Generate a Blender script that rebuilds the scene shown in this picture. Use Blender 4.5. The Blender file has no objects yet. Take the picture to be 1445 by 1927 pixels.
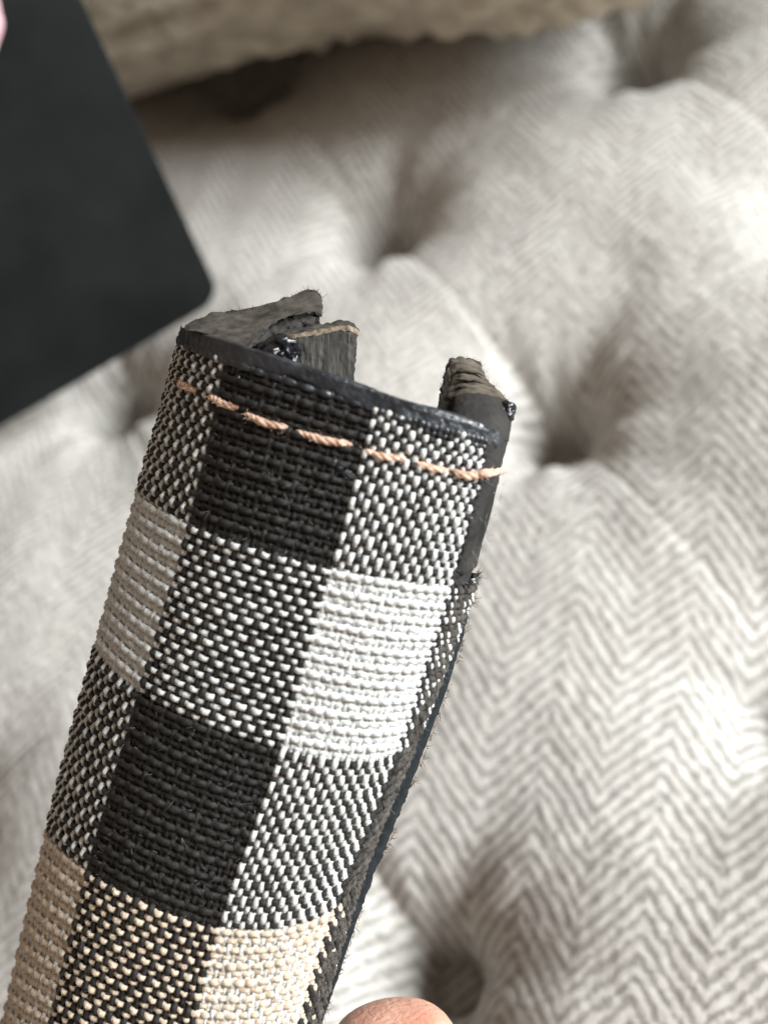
import bpy, math, random
import numpy as np
from mathutils import Matrix, Vector

SC = bpy.context.scene
COL = SC.collection
CM = 0.01
rng = np.random.default_rng(7)
random.seed(7)

# ------------------------------------------------------------------ camera
IW, IH, FPX = 1445.0, 1927.0, 1927.0 * 40.0 / 36.0
GS = 8.5                                           # tuft spacing in cm
R_CAM = np.array([[0.4643, -0.6542, 0.597], [0.83, 0.5566, -0.0356], [-0.309, 0.5121, 0.8014]])
q_, r_ = np.linalg.qr(R_CAM)
R_CAM = q_ @ np.diag(np.sign(np.diag(r_)))
CAM = np.array([3.7563, -0.6148, 2.5543]) * GS      # cm

cam_d = bpy.data.cameras.new("camera")
cam = bpy.data.objects.new("camera", cam_d)
COL.objects.link(cam)
SC.camera = cam
m4 = Matrix.Identity(4)
for i in range(3):
    for j in range(3):
        m4[i][j] = float(R_CAM[i, j])
    m4[i][3] = float(CAM[i] * CM)
cam.matrix_world = m4
cam_d.sensor_fit = 'VERTICAL'
cam_d.sensor_height = 36
cam_d.sensor_width = 36
cam_d.lens = 40
cam_d.clip_start = 0.005
cam_d.clip_end = 20
cam_d.dof.use_dof = True
cam_d.dof.focus_distance = 0.1350
cam_d.dof.aperture_fstop = 14
cam_d.dof.aperture_blades = 0

# ------------------------------------------------------------------ light
world = bpy.data.worlds.new("World")
SC.world = world
world.use_nodes = True
bg = world.node_tree.nodes["Background"]
bg.inputs[0].default_value = (1.0, 0.79, 0.62, 1)
bg.inputs[1].default_value = 0.28


def cam2w(v):
    return R_CAM @ np.array(v, float)


def area(name, cdir, dist, sx, sy, power, color):
    ld = bpy.data.lights.new(name, 'AREA')
    ld.shape = 'RECTANGLE'
    ld.size = sx
    ld.size_y = sy
    ld.energy = power
    ld.color = color
    o = bpy.data.objects.new(name, ld)
    COL.objects.link(o)
    d = cam2w(cdir)
    d /= np.linalg.norm(d)
    ctr = np.array([0.14, -0.02, 0.03])
    o.location = Vector(ctr + d * dist)
    o.rotation_euler = Vector(d).to_track_quat('Z', 'Y').to_euler()
    return o


area("window_light", (0.78, 0.42, 0.60), 2.6, 1.25, 1.6, 196.0, (0.94, 0.98, 1.0))
SC.view_settings.view_transform = 'Standard'
SC.view_settings.look = 'None'
SC.view_settings.exposure = 0.0
SC.view_settings.gamma = 1.0
SC.cycles.max_bounces = 6


# ------------------------------------------------------------------ helpers
def P(px, py, d):
    """point (cm) on the photo ray (px,py) at distance d cm along the view axis"""
    px = np.asarray(px, float); py = np.asarray(py, float); d = np.asarray(d, float)
    c = np.stack([(px - IW / 2) / FPX * d, -(py - IH / 2) / FPX * d, -d], -1)
    return c @ R_CAM.T + CAM


def ground(px, py, z=0.0):
    d = R_CAM @ np.array([(px - IW / 2) / FPX, -(py - IH / 2) / FPX, -1.0])
    return CAM + d * ((z - CAM[2]) / d[2])


def hash3(i, j, k, seed):
    h = (i * 374761393 + j * 668265263 + k * 2147483647 + seed * 1274126177) & 0xffffffff
    h = ((h ^ (h >> 13)) * 1274126177) & 0xffffffff
    h = (h ^ (h >> 16)) & 0xffffffff
    return h / 4294967295.0


def vnoise(p, scale, seed=0):
    """value noise in -1..1 of points p (n,3) with feature size 'scale'"""
    q = np.asarray(p, float) / scale + 1000.0
    i = np.floor(q).astype(np.int64)
    f = q - i
    f = f * f * (3 - 2 * f)
    out = np.zeros(q.shape[:-1])
    for a in (0, 1):
        for b in (0, 1):
            for c in (0, 1):
                w = (f[..., 0] if a else 1 - f[..., 0]) * (f[..., 1] if b else 1 - f[..., 1]) * (f[..., 2] if c else 1 - f[..., 2])
                out += w * hash3(i[..., 0] + a, i[..., 1] + b, i[..., 2] + c, seed)
    return out * 2 - 1


def crspline(xs, ys, x):
    """non-uniform Catmull-Rom along axis 0 of ys"""
    xs = np.asarray(xs, float); ys = np.asarray(ys, float); x = np.asarray(x, float)
    n = len(xs)
    h = np.diff(xs)
    dy = np.diff(ys, axis=0) / h.reshape((-1,) + (1,) * (ys.ndim - 1))
    t = np.zeros_like(ys)
    if n == 2:
        t[:] = dy[0]
    else:
        for i in range(1, n - 1):
            t[i] = (dy[i - 1] * h[i] + dy[i] * h[i - 1]) / (h[i] + h[i - 1])
        t[0] = 1.5 * dy[0] - 0.5 * t[1]
        t[-1] = 1.5 * dy[-1] - 0.5 * t[-2]
    k = np.clip(np.searchsorted(xs, x, side='right') - 1, 0, n - 2)
    s = (x - xs[k]) / h[k]
    sh = (-1,) + (1,) * (ys.ndim - 1)
    s = s.reshape(sh); hk = h[k].reshape(sh)
    return ((2 * s**3 - 3 * s**2 + 1) * ys[k] + (s**3 - 2 * s**2 + s) * hk * t[k]
            + (-2 * s**3 + 3 * s**2) * ys[k + 1] + (s**3 - s**2) * hk * t[k + 1])


def mesh_obj(name, verts_cm, faces, mats, parent=None, smooth=True, sharp=None, mat_idx=None, uv=None):
    me = bpy.data.meshes.new(name)
    v = np.ascontiguousarray(np.asarray(verts_cm, np.float32) * CM)
    f = np.asarray(faces, np.int32)
    nf, k = f.shape
    me.vertices.add(len(v)); me.vertices.foreach_set("co", v.ravel())
    me.loops.add(nf * k); me.loops.foreach_set("vertex_index", f.ravel())
    me.polygons.add(nf)
    me.polygons.foreach_set("loop_start", np.arange(0, nf * k, k, dtype=np.int32))
    me.polygons.foreach_set("loop_total", np.full(nf, k, np.int32))
    if not isinstance(mats, (list, tuple)):
        mats = [mats]
    for m in mats:
        me.materials.append(m)
    if mat_idx is not None:
        me.polygons.foreach_set("material_index", np.asarray(mat_idx, np.int32))
    me.update(calc_edges=True)
    me.polygons.foreach_set("use_smooth", np.full(nf, smooth, bool))
    if uv is not None:
        l = me.uv_layers.new(name="UVMap")
        l.data.foreach_set("uv", np.asarray(uv, np.float32)[f.ravel()].ravel())
    if sharp:
        me.set_sharp_from_angle(angle=math.radians(sharp))
    me.validate()
    o = bpy.data.objects.new(name, me)
    COL.objects.link(o)
    if parent is not None:
        o.parent = parent
        o.matrix_parent_inverse = parent.matrix_world.inverted()
    return o


def empty(name, loc_cm, label, cat, group=None):
    o = bpy.data.objects.new(name, None)
    COL.objects.link(o)
    o.location = Vector(np.asarray(loc_cm) * CM)
    o.matrix_world = Matrix.Translation(o.location)
    o.empty_display_size = 0.01
    tag(o, label, cat, group)
    return o


def tag(o, label, cat, group=None, kind=None):
    if label: o["label"] = label
    if cat: o["category"] = cat
    if group: o["group"] = group
    if kind: o["kind"] = kind


def gridfaces(nr, nc, off=0, flip=False):
    i, j = np.meshgrid(np.arange(nr - 1), np.arange(nc - 1), indexing='ij')
    a = (i * nc + j).ravel() + off
    f = np.stack([a, a + nc, a + nc + 1, a + 1], -1)
    return f[:, ::-1] if flip else f


def resample(rows, nr, nc):
    """rows: list of rows of (px,py,d) -> world grid nr x nc"""
    a = np.array(rows, float)
    if a.shape[0] > 1:
        a = crspline(np.arange(a.shape[0]), a, np.linspace(0, a.shape[0] - 1, nr))
    a = a.transpose(1, 0, 2)
    a = crspline(np.arange(a.shape[0]), a, np.linspace(0, a.shape[0] - 1, nc)).transpose(1, 0, 2)
    return P(a[..., 0], a[..., 1], a[..., 2])


def solid(name, front, thick, mat, parent, nr=24, nc=60, back=None, rough=0.012, rscale=0.06, seed=1,
          bevel=0.03, edge_rag=0.0, sharp=50, along=False):
    """closed solid from a front control net (photo x, y, depth in cm) and a back net or a thickness"""
    F = resample(front, nr, nc)
    if along:
        back = [[(x, y, d + thick) for x, y, d in row] for row in front]
    if back is None:
        du = np.gradient(F, axis=1); dv = np.gradient(F, axis=0)
        n = np.cross(du, dv); n /= np.linalg.norm(n, axis=-1, keepdims=True) + 1e-9
        view = F - CAM
        sgn = np.sign((n * view).sum(-1, keepdims=True)); sgn[sgn == 0] = 1
        n = n * np.sign(np.median(sgn)) if True else n
        B = F + n * thick
    else:
        B = resample(back, nr, nc)
    # soften the rim: pull front rim towards the back a little
    r = np.minimum.reduce([np.arange(nr)[:, None] + 0 * np.arange(nc), (nr - 1 - np.arange(nr))[:, None] + 0 * np.arange(nc)])
    c = np.minimum(np.arange(nc), nc - 1 - np.arange(nc))[None, :] + 0 * r
    T = np.linalg.norm(B - F, axis=-1, keepdims=True) + 1e-9
    dirn = (B - F) / T
    k = np.exp(-np.minimum(r, c) / 1.0)[..., None] * np.minimum(bevel, T * 0.45)
    F = F + dirn * k
    B = B - dirn * k
    if edge_rag:
        m = (np.minimum(r, c) < 2)[..., None]
        rag = np.stack([vnoise(F, 0.05, seed + 50 + a) for a in range(3)], -1) * edge_rag
        F = F + rag * m; B = B + rag * m
    L = [F]
    nth = 4
    loops = []
    verts = np.concatenate([F.reshape(-1, 3), B.reshape(-1, 3)])
    fs = [gridfaces(nr, nc), gridfaces(nr, nc, nr * nc, True)]
    rim = ([(0, j) for j in range(nc)] + [(i, nc - 1) for i in range(1, nr)]
           + [(nr - 1, j) for j in range(nc - 2, -1, -1)] + [(i, 0) for i in range(nr - 2, 0, -1)])
    rim = np.array([i * nc + j for i, j in rim])
    prev = rim
    base = len(verts)
    extra = []
    for s in range(1, nth):
        t = s / nth
        ring = verts[rim] * (1 - t) + verts[rim + nr * nc] * t
        extra.append(ring)
        cur = base + np.arange(len(rim)); base += len(rim)
        fs.append(np.stack([prev, np.roll(prev, -1), np.roll(cur, -1), cur], -1)[:, ::-1])
        prev = cur
    cur = rim + nr * nc
    fs.append(np.stack([prev, np.roll(prev, -1), np.roll(cur, -1), cur], -1)[:, ::-1])
    verts = np.concatenate([verts] + extra)
    for a in range(3):
        pass
    nz = np.stack([vnoise(verts, rscale, seed + a) + 0.5 * vnoise(verts, rscale * 0.4, seed + 9 + a) for a in range(3)], -1)
    verts = verts + nz * rough
    o = mesh_obj(name, verts, np.concatenate(fs), mat, parent)
    import bmesh
    bm = bmesh.new(); bm.from_mesh(o.data)
    bmesh.ops.recalc_face_normals(bm, faces=bm.faces)
    bm.to_mesh(o.data); bm.free()
    if sharp:
        o.data.set_sharp_from_angle(angle=math.radians(sharp))
    return o


def tube_arrays(C, N, rw, rh, sides=8, off=0, caps=True, phase=0.0):
    """tube round curve C (n,3) with reference normal N; rw, rh half sizes"""
    n = len(C)
    T = np.gradient(C, axis=0); T /= np.linalg.norm(T, axis=-1, keepdims=True) + 1e-12
    N = np.broadcast_to(N, C.shape)
    S = np.cross(T, N); S /= np.linalg.norm(S, axis=-1, keepdims=True) + 1e-12
    N2 = np.cross(S, T)
    rw = np.broadcast_to(np.asarray(rw, float), (n,)); rh = np.broadcast_to(np.asarray(rh, float), (n,))
    a = np.arange(sides) * 2 * math.pi / sides + phase
    V = C[:, None] + S[:, None] * (np.cos(a)[None, :, None] * rw[:, None, None]) + N2[:, None] * (np.sin(a)[None, :, None] * rh[:, None, None])
    i, j = np.meshgrid(np.arange(n - 1), np.arange(sides), indexing='ij')
    A = (i * sides + j).ravel(); B = (i * sides + (j + 1) % sides).ravel()
    f = np.stack([A, B, B + sides, A + sides], -1) + off
    return V.reshape(-1, 3), f


# ------------------------------------------------------------------ materials
def new_mat(name):
    m = bpy.data.materials.new(name)
    m.use_nodes = True
    nt = m.node_tree
    return m, nt, nt.nodes["Principled BSDF"]


def N(nt, t, **kw):
    n = nt.nodes.new(t)
    for k, v in kw.items():
        setattr(n, k, v)
    return n


def noise_mat(name, c1, c2, scale, rough=0.8, bump=0.0002, bscale=None, detail=6, spec=0.3, sheen=0.0, stretch=None,
              contrast=(0.35, 0.65), sss=0.0, coat=0.0, rrange=None):
    m, nt, bs = new_mat(name)
    tc = N(nt, 'ShaderNodeTexCoord')
    src = tc.outputs['Object']
    if stretch:
        rm = Matrix(R_CAM.T.tolist()); tw = Matrix.Rotation(stretch[1], 3, 'Z')
        m0 = N(nt, 'ShaderNodeMapping'); m0.inputs['Rotation'].default_value = (tw @ rm).to_euler()
        mp = N(nt, 'ShaderNodeMapping'); mp.inputs['Scale'].default_value = stretch[0]
        nt.links.new(src, m0.inputs[0]); nt.links.new(m0.outputs[0], mp.inputs[0]); src = mp.outputs[0]
    nz = N(nt, 'ShaderNodeTexNoise'); nz.inputs['Scale'].default_value = scale; nz.inputs['Detail'].default_value = detail
    nt.links.new(src, nz.inputs['Vector'])
    cr = N(nt, 'ShaderNodeValToRGB')
    cr.color_ramp.elements[0].position = contrast[0]; cr.color_ramp.elements[1].position = contrast[1]
    cr.color_ramp.elements[0].color = (*c1, 1); cr.color_ramp.elements[1].color = (*c2, 1)
    nt.links.new(nz.outputs[0], cr.inputs[0]); nt.links.new(cr.outputs[0], bs.inputs['Base Color'])
    bs.inputs['Roughness'].default_value = rough
    bs.inputs['Specular IOR Level'].default_value = spec
    bs.inputs['Sheen Weight'].default_value = sheen
    bs.inputs['Coat Weight'].default_value = coat
    bs.inputs['Coat Roughness'].default_value = 0.15
    if rrange:
        mr = N(nt, 'ShaderNodeMapRange'); mr.inputs['To Min'].default_value = rrange[0]; mr.inputs['To Max'].default_value = rrange[1]
        mr.inputs['From Min'].default_value = 0.3; mr.inputs['From Max'].default_value = 0.7
        nt.links.new(nz.outputs[0], mr.inputs[0]); nt.links.new(mr.outputs[0], bs.inputs['Roughness'])
    if sss:
        bs.inputs['Subsurface Weight'].default_value = sss
        bs.inputs['Subsurface Radius'].default_value = (0.004, 0.0015, 0.0008)
        bs.inputs['Subsurface Scale'].default_value = 1.0
    if bump:
        n2 = N(nt, 'ShaderNodeTexNoise'); n2.inputs['Scale'].default_value = bscale or scale * 2; n2.inputs['Detail'].default_value = 5
        nt.links.new(src, n2.inputs['Vector'])
        bp = N(nt, 'ShaderNodeBump'); bp.inputs['Distance'].default_value = bump; bp.inputs['Strength'].default_value = 1.0
        nt.links.new(n2.outputs[0], bp.inputs['Height']); nt.links.new(bp.outputs[0], bs.inputs['Normal'])
    return m


M_white = noise_mat("white_yarn", (0.50, 0.505, 0.49), (0.80, 0.81, 0.79), 2600, 0.9, 0.00012, 7000, sheen=0.0)
M_worn = noise_mat("worn_grey_yarn", (0.022, 0.020, 0.018), (0.115, 0.104, 0.092), 900, 0.85, 0.00015, 5000, sheen=0.0, spec=0.2, contrast=(0.3, 0.7), detail=8)
M_handlit = noise_mat("handlit_white_yarn", (0.50, 0.40, 0.30), (0.80, 0.67, 0.52), 2600, 0.9, 0.00012, 7000, sheen=0.2)  # white yarn with warm light reflected by the hand put into its colour
M_black = noise_mat("black_yarn", (0.008, 0.0075, 0.007), (0.028, 0.0255, 0.0225), 2200, 0.6, 0.00012, 7000, sheen=0.0, spec=0.32)
M_coat = noise_mat("edge_paint", (0.008, 0.011, 0.015), (0.026, 0.032, 0.040), 450, 0.3, 0.00025, 1100, spec=0.9, rrange=(0.24, 0.55), detail=9)
M_glue = noise_mat("glossy_glue", (0.004, 0.004, 0.006), (0.012, 0.013, 0.018), 900, 0.22, 0.0003, 900, spec=0.6)
M_core = noise_mat("cut_core", (0.016, 0.0145, 0.013), (0.085, 0.074, 0.060), 650, 0.85, 0.00014, 1500, spec=0.2, contrast=(0.28, 0.78), detail=9, stretch=((0.7, 1.7, 1.0), -0.35))
M_nub = noise_mat("worn_core", (0.030, 0.025, 0.020), (0.16, 0.135, 0.105), 650, 0.85, 0.00018, 1500, spec=0.2, contrast=(0.28, 0.78), detail=9, stretch=((0.5, 2.2, 1.0), 0.1))
M_corefib = noise_mat("fibrous_core", (0.014, 0.014, 0.013), (0.085, 0.080, 0.070), 650, 0.85, 0.0003, 900, spec=0.2,
                      stretch=((2.4, 0.35, 1.0), 0.0), contrast=(0.28, 0.78), detail=9)
M_tan = noise_mat("tan_layer", (0.06, 0.045, 0.03), (0.27, 0.22, 0.16), 900, 0.9, 0.0002, 1500, spec=0.2)
M_leather = noise_mat("charcoal_leather", (0.013, 0.013, 0.013), (0.050, 0.047, 0.043), 260, 0.75, 0.00025, 1100, spec=0.2, detail=9, contrast=(0.3, 0.75))
M_piping = noise_mat("black_lining", (0.004, 0.007, 0.009), (0.012, 0.018, 0.022), 900, 0.6, 0.0001, 2500, spec=0.3)
M_copper = noise_mat("copper_thread", (0.42, 0.23, 0.14), (0.86, 0.60, 0.45), 900, 0.6, 0.0001, 7000, spec=0.5, sheen=0.2)
M_brownfib = noise_mat("brown_fibre", (0.08, 0.045, 0.025), (0.30, 0.21, 0.13), 1500, 0.9, 0)
M_fuzz = noise_mat("lint", (0.10, 0.095, 0.09), (0.45, 0.44, 0.42), 700, 0.9, 0)
M_panel = noise_mat("charcoal_panel", (0.0075, 0.009, 0.009), (0.014, 0.016, 0.0157), 45, 0.8, 0.0001, 2500, spec=0.15, detail=10)
M_skin = noise_mat("skin", (0.52, 0.23, 0.16), (0.74, 0.42, 0.31), 160, 0.45, 0.00025, 1300, sss=0.25, spec=0.4)
M_pink = noise_mat("pink_cloth", (0.60, 0.36, 0.40), (0.72, 0.46, 0.50), 60, 0.8, 0.0002, 900)
M_nail = noise_mat("nail", (0.75, 0.50, 0.44), (0.80, 0.58, 0.50), 60, 0.25, 0)
M_boucle = noise_mat("boucle", (0.34, 0.29, 0.22), (0.66, 0.59, 0.47), 130, 0.95, 0.0015, 260, sheen=0.3, contrast=(0.3, 0.7))


# apexes of the herringbone: b = 13.75 + 2.5 k ; a = (x-y)/sqrt2 , b = (x+y)/sqrt2 (cm)
HB_PER, HB_OFF, HB_PITCH, HB_SLOPE = 2.18, 13.6, 0.345, 1.15


def herringbone_material():
    m, nt, bs = new_mat("herringbone_weave")
    L = nt.links
    uv = N(nt, 'ShaderNodeUVMap'); uv.uv_map = "UVMap"        # (a, b) in cm
    # gentle waviness of the yarns
    wn = N(nt, 'ShaderNodeTexNoise'); wn.inputs['Scale'].default_value = 0.9; wn.inputs['Detail'].default_value = 4
    L.new(uv.outputs[0], wn.inputs['Vector'])
    ws = N(nt, 'ShaderNodeVectorMath', operation='SUBTRACT'); ws.inputs[1].default_value = (0.5, 0.5, 0.5)
    L.new(wn.outputs['Color'], ws.inputs[0])
    wm = N(nt, 'ShaderNodeVectorMath', operation='SCALE'); wm.inputs['Scale'].default_value = 0.0
    L.new(ws.outputs[0], wm.inputs[0])
    wa = N(nt, 'ShaderNodeVectorMath', operation='ADD')
    L.new(uv.outputs[0], wa.inputs[0]); L.new(wm.outputs[0], wa.inputs[1])
    sp = N(nt, 'ShaderNodeSeparateXYZ'); L.new(wa.outputs[0], sp.inputs[0])

    def math_(op, a, b=None, c=None):
        n = N(nt, 'ShaderNodeMath', operation=op)
        for k, v in enumerate((a, b, c)):
            if v is None: continue
            if isinstance(v, (int, float)): n.inputs[k].default_value = v
            else: L.new(v, n.inputs[k])
        return n.outputs[0]
    a, b = sp.outputs[0], sp.outputs[1]
    tri = math_('PINGPONG', math_('SUBTRACT', b, HB_OFF - HB_PER * 40), HB_PER / 2)
    ph = math_('DIVIDE', math_('SUBTRACT', a, math_('MULTIPLY', tri, HB_SLOPE)), HB_PITCH)
    fr = math_('PINGPONG', ph, 0.5)                                # 0..0.5
    # dashes across each stroke (the single yarn floats)
    fl = N(nt, 'ShaderNodeTexNoise'); fl.inputs['Scale'].default_value = 4.5; fl.inputs['Detail'].default_value = 6; fl.inputs['Roughness'].default_value = 0.75
    L.new(uv.outputs[0], fl.inputs['Vector'])
    fade = N(nt, 'ShaderNodeTexNoise'); fade.inputs['Scale'].default_value = 0.35; fade.inputs['Detail'].default_value = 2
    L.new(uv.outputs[0], fade.inputs['Vector'])
    v = math_('MULTIPLY_ADD', math_('SUBTRACT', fl.outputs[0], 0.5), 1.9, fr)
    ss = N(nt, 'ShaderNodeMapRange', interpolation_type='SMOOTHSTEP')
    L.new(v, ss.inputs[0]); ss.inputs['From Min'].default_value = 0.02; ss.inputs['From Max'].default_value = 0.34
    k = ss.outputs[0]                                              # 0 grey yarn, 1 white yarn
    fine = N(nt, 'ShaderNodeTexNoise'); fine.inputs['Scale'].default_value = 7; fine.inputs['Detail'].default_value = 7; fine.inputs['Roughness'].default_value = 0.7
    L.new(uv.outputs[0], fine.inputs['Vector'])
    g = N(nt, 'ShaderNodeMixRGB'); g.inputs[1].default_value = (0.25, 0.238, 0.218, 1); g.inputs[2].default_value = (0.42, 0.403, 0.372, 1)
    L.new(fade.outputs[0], g.inputs[0])
    w = N(nt, 'ShaderNodeMixRGB'); w.inputs[1].default_value = (0.40, 0.382, 0.352, 1); w.inputs[2].default_value = (0.76, 0.735, 0.69, 1)
    L.new(fine.outputs[0], w.inputs[0])
    mix = N(nt, 'ShaderNodeMixRGB'); L.new(k, mix.inputs[0]); L.new(g.outputs[0], mix.inputs[1]); L.new(w.outputs[0], mix.inputs[2])
    L.new(mix.outputs[0], bs.inputs['Base Color'])
    bs.inputs['Roughness'].default_value = 0.9
    bs.inputs['Specular IOR Level'].default_value = 0.15
    bs.inputs['Sheen Weight'].default_value = 0.15
    h = math_('ADD', math_('MULTIPLY', k, 0.6), math_('MULTIPLY', fine.outputs[0], 0.6))
    bp = N(nt, 'ShaderNodeBump'); bp.inputs['Distance'].default_value = 0.0005; bp.inputs['Strength'].default_value = 0.6
    L.new(h, bp.inputs['Height']); L.new(bp.outputs[0], bs.inputs['Normal'])
    return m


M_herr = herringbone_material()

# ------------------------------------------------------------------ tufted cushion
TX, TY = GS, GS * 0.985


def cushion_height(x, y):
    u = x / TX; v = y / TY
    du = (u - np.round(u)) * TX; dv = (v - np.round(v)) * TY
    r = np.sqrt(du * du + dv * dv)
    th = np.arctan2(dv, du)
    seed = np.round(u) * 1.7 + np.round(v) * 2.3
    z = 0.26 * (np.sin(math.pi * u) ** 2 + np.sin(math.pi * v) ** 2) * 0.5
    z = z - 2.7 * np.exp(-np.maximum(r - 0.35, 0) / 0.52) - 1.2 * np.exp(-r / 1.6)
    # folds that run from button to button
    w = 0.12 + 1.0 * np.exp(-r / 2.0)
    z = z - 0.16 * np.exp(-np.abs(dv) / 0.14) * w - 0.06 * np.sign(dv) * np.exp(-np.abs(dv) / 0.6) * w - 0.16 * np.exp(-np.abs(du) / 0.3) * w
    z = z + 0.10 * np.cos(6 * th + seed) * np.exp(-np.abs(r - 1.6) / 1.3) + 0.06 * np.cos(11 * th + 2 * seed) * np.exp(-np.abs(r - 1.3) / 0.9)
    p = np.stack([x, y, 0 * x], -1)
    z = z + 0.10 * vnoise(p, 3.1, 3) + 0.05 * vnoise(p, 1.1, 4)
    return z + 1.9


def warp_ab(x, y):
    a = (x - y) / 2 ** 0.5; b = (x + y) / 2 ** 0.5
    p = np.stack([x, y, 0 * x], -1)
    a = a + 0.07 * vnoise(p, 2.3, 21) + 0.03 * vnoise(p, 0.7, 22) + 0.045 * vnoise(p, 0.25, 25) + 0.03 * vnoise(p, 0.12, 26)
    b = b + 0.07 * vnoise(p, 3.1, 23) + 0.03 * vnoise(p, 0.6, 24)
    return a, b


def yarn_height(a, b, x, y):
    t = np.abs(((b - HB_OFF + HB_PER / 2) % HB_PER) - HB_PER / 2)
    ph = (a - HB_SLOPE * t) / HB_PITCH
    k = np.abs((ph % 1.0) - 0.5) * 2           # 1 at the grey line
    p = np.stack([x, y, 0 * x], -1)
    return (1 - k ** 1.5) * (0.012 + 0.010 * vnoise(p, 0.5, 31)) + 0.013 * vnoise(p, 0.16, 32)


def axis_pts(lo, hi, step, out_lo, out_hi):
    c = list(np.arange(lo, hi + 1e-6, step))
    s = step; x = hi
    while x < out_hi:
        s *= 1.12; x += s; c.append(x)
    s = step; x = lo
    while x > out_lo:
        s *= 1.12; x -= s; c.insert(0, x)
    return np.array(c)


gx = axis_pts(-16, 31, 0.055, -48, 60)
gy = axis_pts(-17, 13.5, 0.055, -48, 48)
X, Y = np.meshgrid(gx, gy, indexing='ij')
Z = cushion_height(X, Y)
# the card and the pillow press their weight into the padding only slightly; yarn relief on top
WA, WB = warp_ab(X, Y)
Z = Z + yarn_height(WA, WB, X, Y)
edge = np.minimum.reduce([X + 48, 60 - X, Y + 48, 48 - Y])
cush = empty("tufted_cushion", (0, 0, -8), "large pale grey herringbone cushion with deep diamond tufting, under everything else", "cushion")
VV = np.stack([X, Y, Z], -1).reshape(-1, 3)
UV = np.stack([WA, WB], -1).reshape(-1, 2)
mesh_obj("cover", VV, gridfaces(len(gx), len(gy)), M_herr, cush, uv=UV)
# padding body under the cover
bx0, bx1, by0, by1 = gx[0], gx[-1], gy[0], gy[-1]
bodyv = np.array([[bx0, by0, -9], [bx1, by0, -9], [bx1, by1, -9], [bx0, by1, -9],
                  [bx0, by0, -4.2], [bx1, by0, -4.2], [bx1, by1, -4.2], [bx0, by1, -4.2]])
bodyf = [[0, 3, 2, 1], [4, 5, 6, 7], [0, 1, 5, 4], [1, 2, 6, 5], [2, 3, 7, 6], [3, 0, 4, 7]]
mesh_obj("padding", bodyv, bodyf, M_herr, cush, smooth=False, uv=bodyv[:, :2])


def button_mesh():
    nr, nc = 10, 28
    v = [[0, 0, 0.22]]
    for i in range(1, nr):
        t = i / (nr - 1) * math.pi * 0.62
        for j in range(nc):
            p = 2 * math.pi * j / nc
            v.append([0.9 * math.sin(t) * math.cos(p), 0.9 * math.sin(t) * math.sin(p), 0.24 * math.cos(t)])
    v = np.array(v)
    f = []
    for i in range(nr - 2):
        for j in range(nc):
            a = 1 + i * nc + j; b = 1 + i * nc + (j + 1) % nc
            f.append([a, a + nc, b + nc, b])
    for j in range(0, nc, 2):
        f.append([0, 1 + j, 1 + (j + 1) % nc, 1 + (j + 2) % nc])
    return v, f


bv, bf = button_mesh()
btn = None
for i in range(-2, 5):
    for j in range(-3, 4):
        x, y = i * TX, j * TY
        if btn is None:
            uvb = np.stack([(bv[:, 0] - bv[:, 1]) / 2 ** 0.5, (bv[:, 0] + bv[:, 1]) / 2 ** 0.5], -1)
            btn = mesh_obj("button", bv, bf, M_herr, cush, uv=uvb)
            o = btn
        else:
            o = btn.copy(); COL.objects.link(o)
            o.parent = cush; o.matrix_parent_inverse = cush.matrix_world.inverted()
        zc = float(cushion_height(np.array([x + 0.01]), np.array([y + 0.01]))[0])
        o.location = Vector((x * CM, y * CM, (zc + 1.1) * CM))

# ------------------------------------------------------------------ boucle pillow at the back
pa = ground(255, 212, 2.6); pb = ground(900, 132, 2.6)
ax = (pb - pa)[:2]; ax /= np.linalg.norm(ax)
nrm = np.array([-ax[1], ax[0]])
if nrm @ (CAM[:2] - pa[:2]) > 0: nrm = -nrm       # away from the camera
PILL_L, PILL_D, PILL_H = 21.0, 8.0, 4.3            # half sizes (cm)
pend = ground(1640, 75, 2.6)
pc = np.array([*(pa[:2] + ax * (np.dot(pend[:2] - pa[:2], ax) - PILL_L + 1.0) + nrm * (PILL_D - 1.6)), PILL_H + 2.3])
n1, n2 = 520, 240
tt, pp = np.meshgrid(np.linspace(0, 2 * math.pi, n1), np.linspace(-math.pi / 2, math.pi / 2, n2), indexing='ij')


def spow(v, e): return np.sign(v) * np.abs(v) ** e


cx_ = spow(np.cos(pp), 0.75) * spow(np.cos(tt), 0.45)
cy_ = spow(np.cos(pp), 0.6) * spow(np.sin(tt), 0.45)
cz_ = spow(np.sin(pp), 0.9)
lx, ly, lz = cx_ * PILL_L, cy_ * PILL_D, cz_ * PILL_H
loc = np.stack([lx, ly, lz], -1).reshape(-1, 3)
nn = np.stack([lx / PILL_L**2, ly / PILL_D**2, lz / PILL_H**2], -1).reshape(-1, 3)
nn /= np.linalg.norm(nn, axis=-1, keepdims=True) + 1e-9
lump = 0.42 * np.abs(vnoise(loc, 0.8, 11)) + 0.22 * np.abs(vnoise(loc, 0.45, 12)) + 0.3 * vnoise(loc, 4.0, 13)
loc = loc + nn * lump[:, None]
l0 = float(np.dot(ground(640, 105, 2.6)[:2] - pc[:2], ax))
loc[:, 1] += 1.5 * np.exp(-((loc[:, 0] - l0 - 0.5) / 5.0) ** 2)
pw = pc + loc[:, :1] * np.array([ax[0], ax[1], 0]) + loc[:, 1:2] * np.array([nrm[0], nrm[1], 0]) + loc[:, 2:] * np.array([0, 0, 1])
pillow = mesh_obj("boucle_pillow", pw, gridfaces(n1, n2), M_boucle)
tag(pillow, "beige boucle pillow lying across the back of the tufted cushion", "pillow")

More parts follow.
